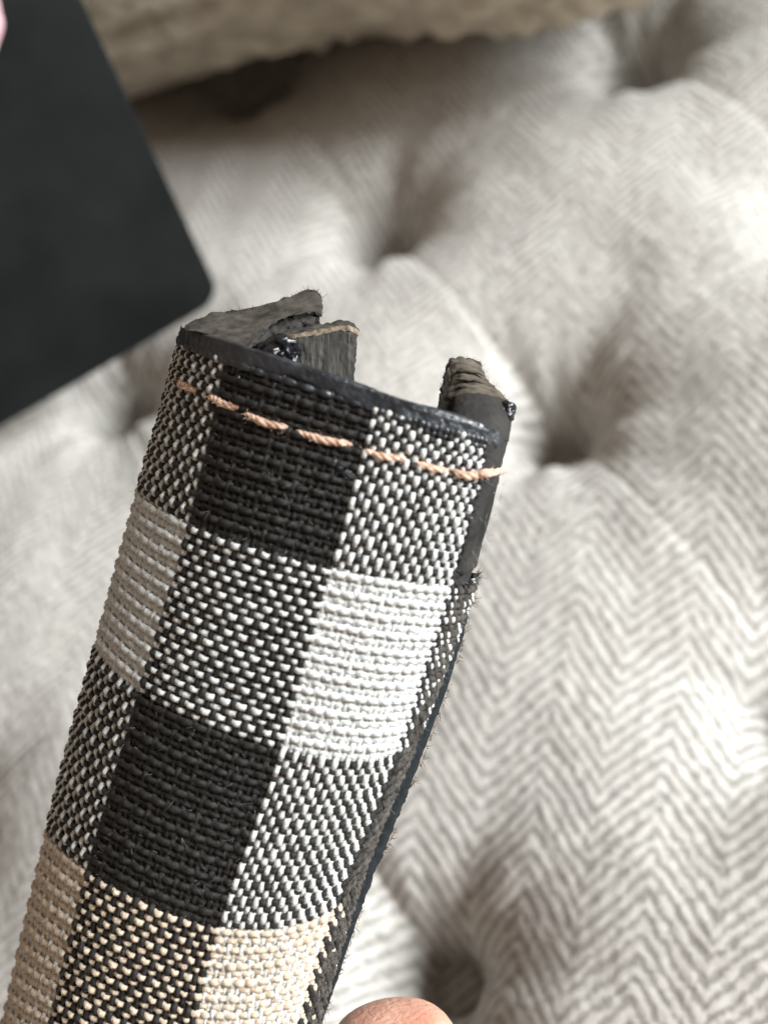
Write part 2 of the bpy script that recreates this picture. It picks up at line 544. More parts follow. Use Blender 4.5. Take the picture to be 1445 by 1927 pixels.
# ------------------------------------------------------------------ dark panel, upper left
PZ = 3.0
c0 = ground(419, 563, PZ); e1 = ground(155, 0, 10.5); e2 = ground(0, 807, PZ)
d1 = e1 - c0; L1 = np.linalg.norm(d1) + 5; d1 /= np.linalg.norm(d1)
d2 = e2 - c0; L2 = 17.0; d2 /= np.linalg.norm(d2)
dn = np.cross(d1, d2); dn /= np.linalg.norm(dn)
if dn[2] < 0: dn = -dn
# rounded parallelogram outline
out = []
R = 0.6
corners = [np.array([0, 0]), np.array([L1, 0]), np.array([L1, L2]), np.array([0, L2])]
for ci, (cc, a0) in enumerate([((R, R), 180), ((L1 - R, R), 270), ((L1 - R, L2 - R), 0), ((R, L2 - R), 90)]):
    for k in range(13):
        an = math.radians(a0 + 90 * k / 12)
        out.append((cc[0] + R * math.cos(an), cc[1] + R * math.sin(an)))
out = np.array(out)
no = len(out)
levels = [(-0.35, -0.06), (-0.31, 0.0), (-0.04, 0.0), (-0.01, -0.03), (0.0, -0.08)]
ctr = out.mean(0)
V = []
for dz, ins in levels:
    q = out + (ctr - out) / np.linalg.norm(ctr - out, axis=-1, keepdims=True) * (-ins)
    V.append(c0 + q[:, :1] * d1 + q[:, 1:] * d2 + dn * dz)
V = np.concatenate(V)
F = []
for l in range(len(levels) - 1):
    for k in range(no):
        k2 = (k + 1) % no
        F.append([l * no + k, l * no + k2, (l + 1) * no + k2, (l + 1) * no + k])
cpt = c0 + ctr[0] * d1 + ctr[1] * d2
ct = np.array([cpt, cpt - dn * 0.35])
V = np.concatenate([V, ct])
tl = (len(levels) - 1) * no
for k in range(0, no, 2):
    F.append([tl + k, tl + (k + 1) % no, tl + (k + 2) % no, len(V) - 2])
    F.append([(k + 2) % no, (k + 1) % no, k, len(V) - 1])
panel = mesh_obj("dark_panel", V, F, M_panel, sharp=40)
tag(panel, "flat charcoal panel with a rounded corner leaning on the beige pillow at upper left", "panel")

# pale pink cloth peeping in at the corner
k1, k2 = 90, 60
ta, tb = np.meshgrid(np.linspace(0, 2 * math.pi, k1), np.linspace(-math.pi / 2, math.pi / 2, k2), indexing='ij')
rd = P(-146, -92, 1.0) - CAM
pkc = CAM + rd * float(dn @ (c0 - CAM)) / float(dn @ rd) + dn * 0.30
pk = np.stack([np.cos(tb) * np.cos(ta) * 2.2, np.cos(tb) * np.sin(ta) * 1.1, np.sin(tb) * 0.5], -1).reshape(-1, 3)
pk = pk + 0.14 * np.stack([vnoise(pk, 0.8, 30 + a) + .5 * vnoise(pk, 0.35, 34 + a) for a in range(3)], -1)
pkw = pkc + pk[:, :1] * d1 + pk[:, 1:2] * np.cross(dn, d1) + pk[:, 2:] * dn
pink = mesh_obj("pink_cloth", pkw, gridfaces(k1, k2), M_pink)
tag(pink, "soft pink sliver of bunched cloth on the charcoal panel at the top left corner", "cloth")

# ------------------------------------------------------------------ the strap
strap = empty("bag_strap", P(430, 1500, 13.5), "folded gingham checked bag strap with black edges and copper stitching, held up in front", "strap")

UN = [-40, -24, -12, 0, 20, 40, 50, 55]
VN = [-21, -10, 0, 22, 44, 66, 88]
NET = [   # photo x,y for u = -12, 0, 20, 40, 50
    [(347, 626), (430, 655), (706, 748), (915, 812), (956, 826)],
    [(309, 775), (396, 822), (668, 904), (893, 952), (934, 962)],
    [(265, 926), (357, 985), (622, 1068), (846, 1102), (892, 1092)],
    [(184, 1222), (263, 1303), (528, 1410), (744, 1418), (790, 1366)],
    [(93, 1566), (166, 1637), (412, 1744), (628, 1708), (683, 1632)],
    [(10, 1922), (83, 1975), (333, 2085), (525, 2046), (583, 1966)],
    [(-70, 2270), (0, 2320), (250, 2432), (425, 2390), (482, 2300)]]
DU = [2.7, 2.3, 1.38, 0.46, -0.08, 0.12, 0.50, 0.85]     # depth offset in cm per u node


def base_depth(v):
    return 12.15 + (np.asarray(v, float) + 21) * 0.0108


G = []
for vi, row in zip(VN, NET):
    bd = base_depth(vi)
    (x12, y12), (x0, y0), _, (x40, y40), (x50, y50) = row
    ax_ = np.array([-0.26, 0.966])
    pts = [(x12 + 175, y12 - 25), (x12 + 48, y12 - 30)] + list(row) + [(x50 - 8, y50 - 35)]
    G.append([(x, y, bd + d) for (x, y), d in zip(pts, DU)])
G = np.array(G)          # (v,u,3)


def S(u, v):
    """strap outer surface point(s), cm; u,v arrays of the same shape"""
    u = np.asarray(u, float); v = np.asarray(v, float)
    # v interpolation for every u node, then u
    A = crspline(VN, G, v.ravel())                # (n, nu, 3)
    n = A.shape[0]
    xs = np.array(UN, float)
    uu = u.ravel()
    h = np.diff(xs)
    dy = np.diff(A, axis=1) / h[None, :, None]
    t = np.zeros_like(A)
    for i in range(1, len(xs) - 1):
        t[:, i] = (dy[:, i - 1] * h[i] + dy[:, i] * h[i - 1]) / (h[i] + h[i - 1])
    t[:, 0] = 1.5 * dy[:, 0] - 0.5 * t[:, 1]; t[:, -1] = 1.5 * dy[:, -1] - 0.5 * t[:, -2]
    k = np.clip(np.searchsorted(xs, uu, side='right') - 1, 0, len(xs) - 2)
    r = np.arange(n)
    s = ((uu - xs[k]) / h[k])[:, None]; hk = h[k][:, None]
    q = ((2 * s**3 - 3 * s**2 + 1) * A[r, k] + (s**3 - 2 * s**2 + s) * hk * t[r, k]
         + (-2 * s**3 + 3 * s**2) * A[r, k + 1] + (s**3 - s**2) * hk * t[r, k + 1])
    return P(q[:, 0], q[:, 1], q[:, 2]).reshape(u.shape + (3,))


# dense lookup of surface + normals
LU = np.linspace(-40, 55, 381); LV = np.linspace(-22.5, 88, 443)
gu, gv = np.meshgrid(LU, LV, indexing='ij')
LS = S(gu, gv)
du = np.gradient(LS, axis=0); dv = np.gradient(LS, axis=1)
LN = np.cross(du, dv); LN /= np.linalg.norm(LN, axis=-1, keepdims=True) + 1e-12
ic, jc = np.searchsorted(LU, 20), np.searchsorted(LV, 0)
if (LN[ic, jc] @ (CAM - LS[ic, jc])) < 0: LN = -LN


def bil(T, u, v):
    fu = np.clip((u - LU[0]) / (LU[1] - LU[0]), 0, len(LU) - 1.001); fv = np.clip((v - LV[0]) / (LV[1] - LV[0]), 0, len(LV) - 1.001)
    i = fu.astype(int); j = fv.astype(int); a = (fu - i)[..., None]; b = (fv - j)[..., None]
    return T[i, j] * (1 - a) * (1 - b) + T[i + 1, j] * a * (1 - b) + T[i, j + 1] * (1 - a) * b + T[i + 1, j + 1] * a * b


def SP(u, v, h=0.0):
    u = np.asarray(u, float); v = np.asarray(v, float)
    n = bil(LN, u, v); n /= np.linalg.norm(n, axis=-1, keepdims=True)
    return bil(LS, u, v) + n * np.asarray(h)[..., None], n


PITCH = 0.078
AMP = 0.34 * PITCH


def colu(u):   # warp colour: 0 black, 1 white
    return 1 if (u < 0 or 20 <= u < 40) else 0


def colv(v):
    if v < 0: return 0
    if v < 22: return 1
    if v < 44: return 0
    return 2                                       # white weft band low down, tinted cream for the hand's warm bounce


def weave():
    Vs, Fs, Ms = [], [], []
    off = 0
    U0, U1, V0, V1 = -19, 51, -21, 87
    sub = 4
    rj = rng.normal(0, 1, (400,))
    for k in range(U0, U1):                        # warps run along v
        v = np.arange(V0, V1 + 1e-6, 1 / sub)
        u = np.full_like(v, k + 0.5) + 0.10 * vnoise(np.stack([v, 0 * v + k * 7.1, 0 * v], -1), 3.0, 5)
        sg = 1 if k % 2 == 0 else -1
        cw = sg * np.cos(math.pi * (v - 0.5)); mix = np.array([(colu(k) > 0) != (colv(q) > 0) for q in v]); own = 1.0 if colu(k) else 0.0
        both = ~mix
        hh = 1.15 * AMP * np.where(both, 0.45, 1.0) * np.sign(cw) * np.abs(cw) ** np.where(mix & (own > 0), 2.6, 1.6) + 0.006 * vnoise(np.stack([v, 0 * v + k * 3.3, 0 * v], -1), 1.0, 6)
        hh = hh + (0.009 if k % 2 == 0 else -0.012) - np.where(both, 0.010, 0)
        C, n = SP(u, v, hh)
        wv = 1 + 0.24 * vnoise(np.stack([v, 0 * v + k * 5.3, 0 * v], -1), 1.3, 8) + 0.16 * vnoise(np.stack([v, 0 * v + k * 5.3, 0 * v], -1), 0.45, 9)
        wv = wv * np.where(mix, 1.0 if own else 1.08, 1.0)
        if k >= 41: C, n, wv = C[84:], n[84:], wv[84:]; v = v[84:]
        a, f = tube_arrays(C, n, 0.46 * PITCH * wv, 0.35 * PITCH * wv, 6, off, phase=math.pi / 2)
        Vs.append(a); Fs.append(f)
        c = colu(k)
        seg = np.repeat((v[:-1] + v[1:]) / 2, 6)
        lim = -18.8 + 1.2 * vnoise(np.stack([seg * 0 + k, seg * 0, seg * 0], -1), 1.7, 77)
        mi_ = np.where(seg < lim, 3, c)
        if k >= 42:
            mi_ = np.where(rng.uniform(0, 1, len(mi_)) < 0.9, 4, mi_)
            mi_ = np.repeat(mi_[::24][: -(-len(mi_) // 24)], 24)[:len(mi_)]
        if len(mi_) != len(f): mi_ = mi_[:len(f)]
        Ms.append(mi_); off += len(a)
    for m in range(V0, V1):
        u = np.arange(U0, (U1 if m >= 0 else 41) + 1e-6, 1 / sub)
        v = np.full_like(u, m + 0.5) + 0.10 * vnoise(np.stack([u, 0 * u + m * 6.1, 0 * u + 9], -1), 3.0, 15)
        sg = -1 if m % 2 == 0 else 1
        cw = sg * np.cos(math.pi * (u - 0.5)); mix = np.array([(colu(q) > 0) != (colv(m) > 0) for q in u]); own = 1.0 if colv(m) else 0.0
        both = ~mix
        hh = 1.1 * AMP * np.where(both, 0.45, 1.0) * np.sign(cw) * np.abs(cw) ** np.where(mix & (own > 0), 2.8, 1.7) + 0.006 * vnoise(np.stack([u, 0 * u + m * 3.9, 0 * u + 3], -1), 1.0, 16)
        hh = hh + (0.010 if m % 2 == 0 else -0.008) + np.where(both, 0.004 if m % 2 == 0 else -0.004, 0)
        C, n = SP(u, v, hh)
        wv = 1 + 0.22 * vnoise(np.stack([u, 0 * u + m * 5.9, 0 * u + 5], -1), 1.3, 18) + 0.16 * vnoise(np.stack([u, 0 * u + m * 5.9, 0 * u + 5], -1), 0.45, 19)
        wv = wv * np.where(mix, 1.0 if own else 1.08, 1.18)
        a, f = tube_arrays(C, n, 0.47 * PITCH * wv, 0.36 * PITCH * wv, 6, off, phase=math.pi / 2)
        Vs.append(a); Fs.append(f)
        c = colv(m)
        if m < -19: c = 3
        mi_ = np.full(len(f), c)
        us = np.repeat((u[:-1] + u[1:]) / 2, 6); cell = np.floor(us).astype(int)
        pk_ = hash3(cell, cell * 0 + m, cell * 0, 5)
        mi_ = np.where((us > 42) & (pk_ > (0.5 if m < 22 else 0.12)), 4, mi_)
        Ms.append(mi_); off += len(a)
    # the felted ground between the yarns
    uu_ = np.arange(-20, 52.01, 0.5); vv_ = np.arange(-21, 87.01, 0.5)
    GU, GV = np.meshgrid(uu_, vv_, indexing='ij')
    pz = np.stack([GU, GV, 0 * GU], -1)
    A_, _ = SP(GU, GV, -0.012 + 0.008 * vnoise(pz, 0.8, 33))
    gf = gridfaces(len(uu_), len(vv_))
    cu = (GU[:-1, :-1] + .25).ravel(); cv = (GV[:-1, :-1] + .25).ravel()
    gm = np.array([(colv(b) if (colu(a) and colv(b)) else 0) if b > -19 else 3 for a, b in zip(cu, cv)])
    keep = ~((cu > 41) & (cv < 0))
    Vs.append(A_.reshape(-1, 3)); Fs.append(gf[keep] + off); Ms.append(gm[keep]); off += A_.size // 3
    V = np.concatenate(Vs); F = np.concatenate(Fs); Mi = np.concatenate(Ms)
    return mesh_obj("woven_cover", V, F, [M_black, M_white, M_handlit, M_coat, M_worn], strap, mat_idx=Mi)


wc = weave()

# the black backing directly under the weave (also forms the unseen rear of the strap)
bu = np.linspace(-40, 54, 120); bv_ = np.linspace(-20.8, 88, 140)
BU, BV = np.meshgrid(bu, bv_, indexing='ij')
Fp, _ = SP(BU, BV, -0.055 + 0 * BU)
Bp, _ = SP(BU, BV, -0.17 + 0 * BU)
nb = len(bu) * len(bv_)
fs = [gridfaces(len(bu), len(bv_)), gridfaces(len(bu), len(bv_), nb, True)]
nc_ = len(bv_)
rim = np.concatenate([np.arange(nc_), (np.arange(1, len(bu)) * nc_ + nc_ - 1), ((len(bu) - 1) * nc_ + np.arange(nc_ - 2, -1, -1)), np.arange(len(bu) - 2, 0, -1) * nc_])
fs.append(np.stack([rim, np.roll(rim, -1), np.roll(rim, -1) + nb, rim + nb], -1))
mesh_obj("backing", np.concatenate([Fp.reshape(-1, 3), Bp.reshape(-1, 3)]), np.concatenate(fs), M_leather, strap, sharp=50)


# glossy painted front rim
def rim_tube(name, us, v0, rad, mat, seed, h0=-0.02, rvar=0.25):
    u = np.linspace(us[0], us[1], 260)
    pn = np.stack([u, 0 * u, 0 * u], -1)
    v = v0 + 0.35 * vnoise(pn, 9, seed) + 0.04 * vnoise(pn, 2.5, seed + 1)
    C, n = SP(u, v, h0 + 0.012 * vnoise(pn, 8, seed + 2))
    r = rad * (1 + rvar * vnoise(pn, 11, seed + 3) + 0.05 * vnoise(pn, 2.9, seed + 4))
    r = r * np.clip(np.minimum(u - us[0], us[1] - u) / 1.5, 0.05, 1) ** 0.5
    a, f = tube_arrays(C, n, r * 1.05, r * 0.95, 14)
    a = a + 0.006 * np.stack([vnoise(a, 0.05, seed + 5 + q) for q in range(3)], -1)
    return mesh_obj(name, a, f, mat, strap)


rim_tube("edge_paint", (-13.5, 44), -21.2, 0.062, M_coat, 40)

# paint that ran over the first rows of yarn
cu_ = np.linspace(-14, 43.5, 300); cv_ = np.linspace(-21.7, -17.4, 40)
CU, CV = np.meshgrid(cu_, cv_, indexing='ij')
pz = np.stack([CU, CV, 0 * CU], -1)
tt0 = np.clip((CV + 20.1 - 0.8 * vnoise(pz, 5.0, 61) - 0.4 * vnoise(pz, 1.3, 62)) / 1.8, 0, 1)
hc = 0.046 - 0.09 * tt0 * tt0 * (3 - 2 * tt0) + 0.006 * vnoise(pz, 1.6, 63) + 0.004 * vnoise(pz, 0.6, 64)
CP, _ = SP(CU, CV, hc)
mesh_obj("paint_coat", CP.reshape(-1, 3), gridfaces(300, 40), M_coat, strap)

# --- layers at the cut end (all depths in cm from the lens) ---------------
DT = 12.15
solid("left_flap", [
    [(350, 612, DT + .95), (400, 590, DT + 1.15), (455, 583, DT + 1.35), (520, 567, DT + 1.5), (577, 546, DT + 1.6), (604, 556, DT + 1.65)],
    [(352, 622, DT + .70), (405, 618, DT + .88), (462, 615, DT + 1.10), (525, 592, DT + 1.35), (580, 570, DT + 1.5), (607, 574, DT + 1.6)],
    [(362, 626, DT + .98), (412, 641, DT + .78), (468, 657, DT + .72), (512, 610, DT + 1.25), (575, 590, DT + 1.45), (605, 598, DT + 1.55)]],
    0.30, M_core, strap, along=True, nr=26, nc=90, rough=0.008, rscale=0.09, seed=3, bevel=0.02, edge_rag=0.02)
# dark underside lip of that flap
solid("flap_lip", [
    [(464, 645, DT + .95), (490, 608, DT + 1.42), (540, 590, DT + 1.55), (600, 578, DT + 1.70)],
    [(467, 655, DT + .80), (493, 622, DT + 1.34), (543, 604, DT + 1.47), (603, 591, DT + 1.62)],
    [(472, 668, DT + .85), (500, 642, DT + 1.30), (545, 622, DT + 1.42), (603, 606, DT + 1.55)]],
    0.25, M_leather, strap, nr=10, nc=60, rough=0.014, rscale=0.06, seed=13, bevel=0.02, edge_rag=0.03)
# folded tab: front face, with lighter cut layers along its top
solid("folded_tab", [
    [(545, 640, DT + .95), (570, 634, DT + .98), (605, 628, DT + 1.02), (645, 622, DT + 1.06), (673, 630, DT + 1.08)],
    [(547, 672, DT + .93), (570, 672, DT + .95), (608, 672, DT + .98), (645, 672, DT + 1.03), (670, 678, DT + 1.06)],
    [(550, 720, DT + .90), (572, 730, DT + .92), (607, 745, DT + .95), (643, 758, DT + 1.0), (666, 765, DT + 1.03)]],
    0.12, M_corefib, strap, nr=40, nc=50, rough=0.012, rscale=0.05, seed=21, bevel=0.015, edge_rag=0.012)
for q, (dy, dd) in enumerate([(0, 0.0), (-5, 0.13), (-10, 0.27)]):
    solid("cut_layer", [
        [(520, 632 + dy, DT + 1.02 + dd), (565, 625 + dy, DT + 1.05 + dd), (612, 617 + dy, DT + 1.1 + dd), (650, 612 + dy, DT + 1.12 + dd), (675, 622 + dy * .4, DT + 1.12 + dd)],
        [(521, 640 + dy, DT + .98 + dd), (565, 634 + dy, DT + 1.01 + dd), (612, 626 + dy, DT + 1.05 + dd), (650, 621 + dy, DT + 1.08 + dd), (674, 630 + dy * .4, DT + 1.1 + dd)]],
        0.10, M_tan if q == 0 else M_core, strap, nr=6, nc=60, rough=0.010, rscale=0.05, seed=31 + q, bevel=0.01, edge_rag=0.012)

# right nub
solid("right_nub", [
    [(846, 674, DT + 1.30), (862, 673, DT + 1.34), (880, 674, DT + 1.38), (903, 682, DT + 1.42)],
    [(838, 700, DT + 1.20), (858, 698, DT + 1.02), (885, 700, DT + 1.02), (911, 708, DT + 1.25)],
    [(832, 730, DT + 1.05), (856, 728, DT + .82), (893, 722, DT + .80), (930, 729, DT + 1.05)],
    [(828, 752, DT + .85), (854, 748, DT + .60), (900, 738, DT + .60), (951, 750, DT + .85)],
    [(832, 778, DT + .95), (858, 772, DT + .85), (904, 764, DT + .85), (950, 772, DT + 1.0)]],
    0.35, M_nub, strap, along=True, nr=44, nc=36, rough=0.012, rscale=0.07, seed=44, bevel=0.02, edge_rag=0.015)
solid("nub_side", [
    [(842, 690, DT + 1.12), (852, 700, DT + 1.06), (860, 706, DT + 1.0)],
    [(832, 728, DT + .95), (844, 730, DT + .88), (856, 732, DT + .80)],
    [(827, 752, DT + .75), (840, 756, DT + .68), (854, 760, DT + .60)],
    [(822, 790, DT + .60), (838, 796, DT + .50), (856, 800, DT + .42)]],
    0.2, M_corefib, strap, along=True, nr=36, nc=16, rough=0.010, rscale=0.06, seed=47, bevel=0.02, edge_rag=0.02)
# wrinkle ridges on the nub
for q, (yy, d0) in enumerate([(700, 1.00), (716, .86), (731, .74)]):
    w = 6 * q
    pts = np.array([(856 - q, yy, DT + d0 - .02), (872, yy - 3, DT + d0 - .06), (892 + q, yy - 1, DT + d0 - .03), (910 + w, yy + 7, DT + d0 + .1)], float)
    c = crspline(np.arange(4), pts, np.linspace(0, 3, 40))
    C = P(c[:, 0], c[:, 1] + 1.5 * vnoise(np.stack([c[:, 0] / 9, c[:, 1], 0 * c[:, 0]], -1), 1, q), c[:, 2])
    a, f = tube_arrays(C, (CAM - C[0]), 0.03 * np.sin(np.linspace(0.1, 3.04, 40)), 0.02 * np.ones(40), 8)
    mesh_obj("crease_ridge", a, f, M_nub, strap)
# rounded shoulder below the nub, dips under the painted rim
solid("right_shoulder", [
    [(852, 745, DT + .62), (878, 737, DT + .60), (915, 741, DT + .66), (945, 752, DT + .85), (962, 768, DT + 1.0)],
    [(850, 765, DT + .45), (880, 758, DT + .38), (918, 762, DT + .42), (948, 775, DT + .62), (966, 786, DT + .88)],
    [(848, 790, DT + .28), (882, 795, DT + .15), (918, 802, DT + .14), (948, 805, DT + .38), (963, 808, DT + .75)],
    [(850, 815, DT + .30), (884, 825, DT + .20), (918, 832, DT + .16), (945, 832, DT + .35), (961, 832, DT + .75)]],
    0.25, M_leather, strap, nr=36, nc=44, rough=0.009, rscale=0.12, seed=52, bevel=0.02)
# side wrap of dark leather, tapering down the right edge
solid("side_wrap", [
    [(914, 806, DT + .10), (934, 806, DT + .16), (952, 806, DT + .42), (961, 804, DT + .85)],
    [(903, 880, DT + .14), (922, 880, DT + .20), (938, 878, DT + .45), (947, 874, DT + .88)],
    [(888, 950, DT + .18), (905, 950, DT + .24), (920, 948, DT + .5), (929, 944, DT + .92)],
    [(872, 1020, DT + .22), (888, 1020, DT + .28), (901, 1016, DT + .55), (911, 1010, DT + .95)],
    [(853, 1085, DT + .30), (872, 1083, DT + .36), (888, 1076, DT + .62), (899, 1066, DT + 1.0)]],
    0.12, M_leather, strap, nr=90, nc=30, rough=0.008, rscale=0.10, seed=61, bevel=0.02, edge_rag=0.014)

# black lining strip down the right side
pin = [(880, 1085), (872, 1112), (832, 1245), (778, 1385), (736, 1488), (696, 1592), (668, 1690), (622, 1850), (595, 1927), (540, 2080), (480, 2300)]
pout = [(909, 1045), (901, 1090), (850, 1270), (795, 1425), (743, 1548), (722, 1606), (688, 1683), (632, 1838), (603, 1924), (556, 2080), (500, 2300)]
pout = [(900, 1078), (894, 1108), (858, 1255), (806, 1400), (770, 1492), (728, 1598), (694, 1680), (640, 1830), (610, 1915), (560, 2080), (500, 2300)]
rows = []
for (a, b) in zip(pin, pout):
    vv = (a[1] - 810) / 16.0 - 20
    bd = base_depth(vv)
    rows.append([(a[0] - 10, a[1], bd + .50), (a[0] + 3, a[1], bd + .62), ((a[0] + b[0]) / 2 + 4, (a[1] + b[1]) / 2, bd + .70), (b[0], b[1], bd + .86)])
lin = solid("black_lining", rows, 0.14, M_piping, strap, nr=240, nc=12, rough=0.006, rscale=0.08, seed=71, bevel=0.02, edge_rag=0.02)

# frayed tan fibres on the outer edge of the lining
po = np.array([(b[0], b[1], base_depth((b[1] - 810) / 16.0 - 20) + .88) for b in pout], float)


def hairs(name, centres, dirs, lens, rad, mat, seed, parent):
    Vs, Fs, off = [], [], 0
    r2 = np.random.default_rng(seed)
    for c, d, l in zip(centres, dirs, lens):
        k = 5
        t = np.linspace(0, 1, k)[:, None]
        bend = r2.normal(0, 0.35, 3)
        C = c + d * l * t + bend * l * t * t
        a, f = tube_arrays(C, np.array([0.31, 0.5, 0.81]), rad * (1 - 0.7 * t[:, 0]), rad * (1 - 0.7 * t[:, 0]), 3, off)
        Vs.append(a); Fs.append(f); off += len(a)
    o = mesh_obj(name, np.concatenate(Vs), np.concatenate(Fs), mat, parent)
    o["kind"] = "stuff"
    return o


tpos = rng.uniform(0, 8.6, 420)
tpos = tpos[vnoise(np.stack([tpos, 0 * tpos, 0 * tpos], -1), 0.35, 91) > -0.25]
cc = crspline(np.arange(len(po)), po, tpos)
C = P(cc[:, 0], cc[:, 1], cc[:, 2])
dr = np.array([cam2w((rng.normal(0.3, .5), rng.normal(0, .8), rng.normal(0, .3))) for _ in range(len(C))])
dr /= np.linalg.norm(dr, axis=-1, keepdims=True)
hairs("frayed_fibre", C, dr, rng.uniform(0.02, 0.075, len(C)), 0.006, M_brownfib, 5, strap)

# fuzz on flap edges and on the weave
uu = rng.uniform(-16, 50, 2600); vv = rng.uniform(-17, 74, 2600)
C, n = SP(uu, vv, 0.02 + 0 * uu)
dr = n * 0.5 + rng.normal(0, 0.7, C.shape); dr /= np.linalg.norm(dr, axis=-1, keepdims=True)
hairs("fine_fuzz", C, dr, rng.uniform(0.03, 0.11, len(C)), 0.0022, M_fuzz, 6, strap)
ed = np.array([(352, 612, .95), (400, 590, 1.15), (455, 583, 1.35), (520, 567, 1.5), (577, 546, 1.6), (604, 556, 1.65), (606, 590, 1.6)])
tt_ = rng.uniform(0, 6, 160); ee = crspline(np.arange(7), ed, tt_)
C1 = P(ee[:, 0], ee[:, 1] + 2, ee[:, 2] + DT)
ed2 = np.array([(846, 674, 1.3), (880, 674, 1.38), (904, 683, 1.42), (914, 712, 1.25), (932, 730, 1.05), (953, 751, .9)])
tt_ = rng.uniform(0, 5, 110); ee = crspline(np.arange(6), ed2, tt_)
C2 = P(ee[:, 0], ee[:, 1] + 2, ee[:, 2] + DT)
ed3 = np.array([(829, 752, .9), (832, 730, 1.05), (838, 700, 1.2), (846, 676, 1.3)])
tt_ = rng.uniform(0, 3, 90); ee = crspline(np.arange(4), ed3, tt_)
C3 = P(ee[:, 0], ee[:, 1] + 2, ee[:, 2] + DT)
ed4 = np.array([(468, 653, .7), (492, 618, 1.25), (542, 601, 1.40), (602, 590, 1.55)])
tt_ = rng.uniform(0, 3, 120); ee = crspline(np.arange(4), ed4, tt_)
C4 = P(ee[:, 0], ee[:, 1], ee[:, 2] + DT - .03)
CC = np.concatenate([C1, C2, C3, C4])
dr = rng.normal(0, 1, CC.shape) + cam2w((0, .6, .2)); dr /= np.linalg.norm(dr, axis=-1, keepdims=True)
hairs("loose_fibre", CC, dr, rng.uniform(0.015, 0.06, len(CC)), 0.0035, M_core, 8, strap)


# glue blobs
def blob(name, px, py, d, rx, ry, rz, seed, mat=M_glue, amp=0.25):
    a_, b_ = np.meshgrid(np.linspace(0, 2 * math.pi, 40), np.linspace(-math.pi / 2, math.pi / 2, 26), indexing='ij')
    s = np.stack([np.cos(b_) * np.cos(a_), np.cos(b_) * np.sin(a_), np.sin(b_)], -1).reshape(-1, 3)
    s = s * (1 + amp * vnoise(s, 0.6, seed) + amp * 0.4 * vnoise(s, 0.25, seed + 1))[:, None]
    w = P(px, py, d) + (s * np.array([rx, ry, rz])) @ R_CAM.T
    return mesh_obj(name, w, gridfaces(40, 26), mat, strap)


blob("glue_blob", 530, 662, DT + .80, .20, .17, .15, 5, amp=.45)
blob("glue_blob", 553, 690, DT + .86, .08, .20, .12, 8)
blob("glue_blob", 498, 660, DT + .95, .15, .10, .12, 14)
blob("glue_blob", 953, 773, DT + .78, .10, .115, .10, 11, amp=.3)
for q, (bx_, by_) in enumerate([(650, 858), (662, 867), (674, 876), (688, 886)]):
    ub_, vb_ = 16.6 + q * 1.0, -11.4 + q * 0.35
    C, n = SP(np.array([ub_]), np.array([vb_]), np.array([0.035]))
    cc_ = (C[0] - CAM) @ R_CAM
    blob("paint_smear", IW / 2 - FPX * cc_[0] / cc_[2], IH / 2 + FPX * cc_[1] / cc_[2], -cc_[2], .045, .03, .022, 21 + q, mat=M_coat, amp=.5)

# copper stitches: two-ply twisted thread, dipping into the cloth at both ends
ST = [((338, 713), (379, 736)), ((391, 742), (450, 768)), ((460, 778), (545, 803)), ((556, 812), (664, 834)),
      ((682, 850), (767, 862)), ((781, 871), (846, 886)), ((849, 886), (903, 892)), ((900, 890), (949, 884))]


def uv_of(px, py):
    """strap (u,v) whose photo position is nearest"""
    rel = (LS - CAM) @ R_CAM
    X_ = IW / 2 - FPX * rel[..., 0] / rel[..., 2]; Y_ = IH / 2 + FPX * rel[..., 1] / rel[..., 2]
    D = (X_ - px) ** 2 + (Y_ - py) ** 2
    D[LU < -14] = 1e9
    i, j = np.unravel_index(np.argmin(D), D.shape)
    return LU[i], LV[j]


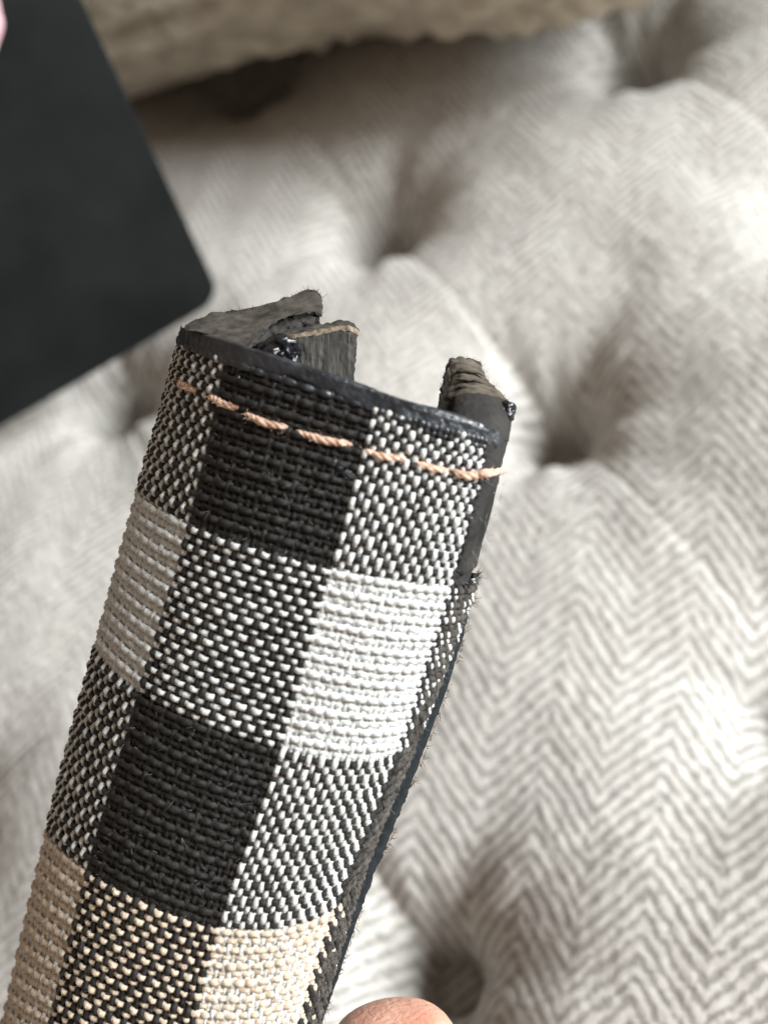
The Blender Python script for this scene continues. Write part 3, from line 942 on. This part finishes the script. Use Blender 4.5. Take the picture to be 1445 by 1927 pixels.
for q, (a, b) in enumerate(ST):
    n_ = 44
    t = np.linspace(0, 1, n_)
    if q < 7:
        ua, va = uv_of(*a); ub, vb = uv_of(*b)
        te = -0.015 + 1.03 * t
        u = ua + (ub - ua) * te; v = va + (vb - va) * te + 0.25 * np.sin(math.pi * t)
        lift = 0.056 * np.clip(np.sin(math.pi * t), 0, 1) ** 0.45 - 0.02 + (0.05 if q == 6 else 0)
        C, n = SP(u, v, lift)
    else:
        x = a[0] + (b[0] - a[0]) * t; y = a[1] + (b[1] - a[1]) * t + 3 * np.sin(math.pi * t)
        d = 12.20 + 0.80 * t ** 2.2
        C = P(x, y, d); n = np.broadcast_to((CAM - C[0]) / np.linalg.norm(CAM - C[0]), C.shape)
    T = np.gradient(C, axis=0); T /= np.linalg.norm(T, axis=-1, keepdims=True)
    Bn = np.cross(T, n); Bn /= np.linalg.norm(Bn, axis=-1, keepdims=True)
    Ln = np.linalg.norm(C[-1] - C[0])
    Vs, Fs, off = [], [], 0
    prof = np.clip(np.sin(math.pi * t), 0.0, 1) ** 0.3
    for ply in range(3):
        ph = ply * 2 * math.pi / 3 + Ln / 0.27 * 2 * math.pi * t + q + 0.8 * vnoise(C, 0.15, q + 70)
        r = 0.016 * prof * (1 + 0.3 * vnoise(C, 0.12, q + 60))
        Cj = C + 0.010 * np.stack([vnoise(C, 0.10, 80 + q + ax3) for ax3 in range(3)], -1)
        Cp = Cj + n * (np.cos(ph) * r)[:, None] + Bn * (np.sin(ph) * r * 1.2)[:, None]
        rr = (0.0285 + 0.007 * vnoise(Cp, 0.05, q)) * (0.45 + 0.55 * prof)
        aa, f = tube_arrays(Cp, n, rr, rr, 8, off)
        Vs.append(aa); Fs.append(f); off += len(aa)
    k = 30
    for _ in range(k):
        i = rng.integers(2, n_ - 2); d_ = rng.normal(0, 1, 3) + n[i]; d_ /= np.linalg.norm(d_)
        cc_ = C[i] + d_ * 0.03 + np.linspace(0, 1, 4)[:, None] * d_ * rng.uniform(.02, .07)
        aa, f = tube_arrays(cc_, n[i] + 0.1, 0.003 * np.ones(4), 0.003 * np.ones(4), 3, off)
        Vs.append(aa); Fs.append(f); off += len(aa)
    aa = np.concatenate(Vs)
    # tube_arrays used 8- and 3-sided rings: all quads
    mesh_obj("stitch", aa, np.concatenate(Fs), M_copper, strap)


# ------------------------------------------------------------------ hand, mostly below the frame
def hand():
    me = bpy.data.meshes.new("person")
    verts, edges, rad = [], [], []

    def add(c, r, prev=None):
        w = (R_CAM @ np.array(c, float)) + CAM
        verts.append(tuple(w * CM)); rad.append(r * CM)
        if prev is not None: edges.append((prev, len(verts) - 1))
        return len(verts) - 1
    # camera-space cm: x right, y up, -z away
    wrist = add((6.5, -19.5, -14.0), 2.6)
    arm = add((10.5, -27.0, -15.0), 3.0, wrist)
    palm = add((4.6, -15.5, -14.0), 2.9, wrist)
    roots = {'index': ((2.4, -11.6, -14.3), [(1.2, -9.0, -14.2), (0.45, -7.55, -13.75), (0.1, -6.42, -13.35), (0.04, -5.84, -13.3)], (1.05, .98, .94, .92, .72)),
             'middle': ((2.0, -13.0, -15.4), [(0.2, -10.8, -15.6), (-1.0, -9.3, -14.8), (-1.7, -8.9, -14.2)], (1.05, .92, .84, .72)),
             'ring': ((2.2, -14.9, -15.6), [(0.0, -13.3, -15.9), (-1.6, -12.2, -15.3), (-2.4, -11.8, -14.9)], (1.0, .88, .80, .68)),
             'little': ((2.9, -16.7, -15.3), [(1.2, -15.6, -15.8), (-0.1, -14.8, -15.4), (-0.9, -14.4, -15.0)], (.9, .76, .68, .58)),
             'thumb': ((4.2, -14.2, -12.2), [(2.2, -12.4, -11.3), (-0.6, -10.4, -11.2), (-2.2, -9.5, -11.8)], (1.3, 1.12, .98, .82))}
    for nme, (root, chain, rs) in roots.items():
        p = add(root, rs[0], palm)
        for c, r in zip(chain, rs[1:]):
            p = add(c, r, p)
    me.from_pydata(verts, edges, [])
    o = bpy.data.objects.new("person", me)
    COL.objects.link(o)
    sk = o.modifiers.new("skin", 'SKIN')
    for i, r in enumerate(rad):
        me.skin_vertices[0].data[i].radius = (r, r)
    me.skin_vertices[0].data[2].use_root = True
    sk.use_smooth_shade = True
    sb = o.modifiers.new("sub", 'SUBSURF'); sb.levels = 3; sb.render_levels = 3
    bpy.context.view_layer.update()
    dg = bpy.context.evaluated_depsgraph_get()
    m2 = bpy.data.meshes.new_from_object(o.evaluated_get(dg))
    o.modifiers.clear(); o.data = m2
    m2.materials.clear(); m2.materials.append(M_skin)
    for p_ in m2.polygons: p_.use_smooth = True
    tag(o, "fingertip at the bottom edge, holding the checked strap from behind", "person")
    return o


person = hand()
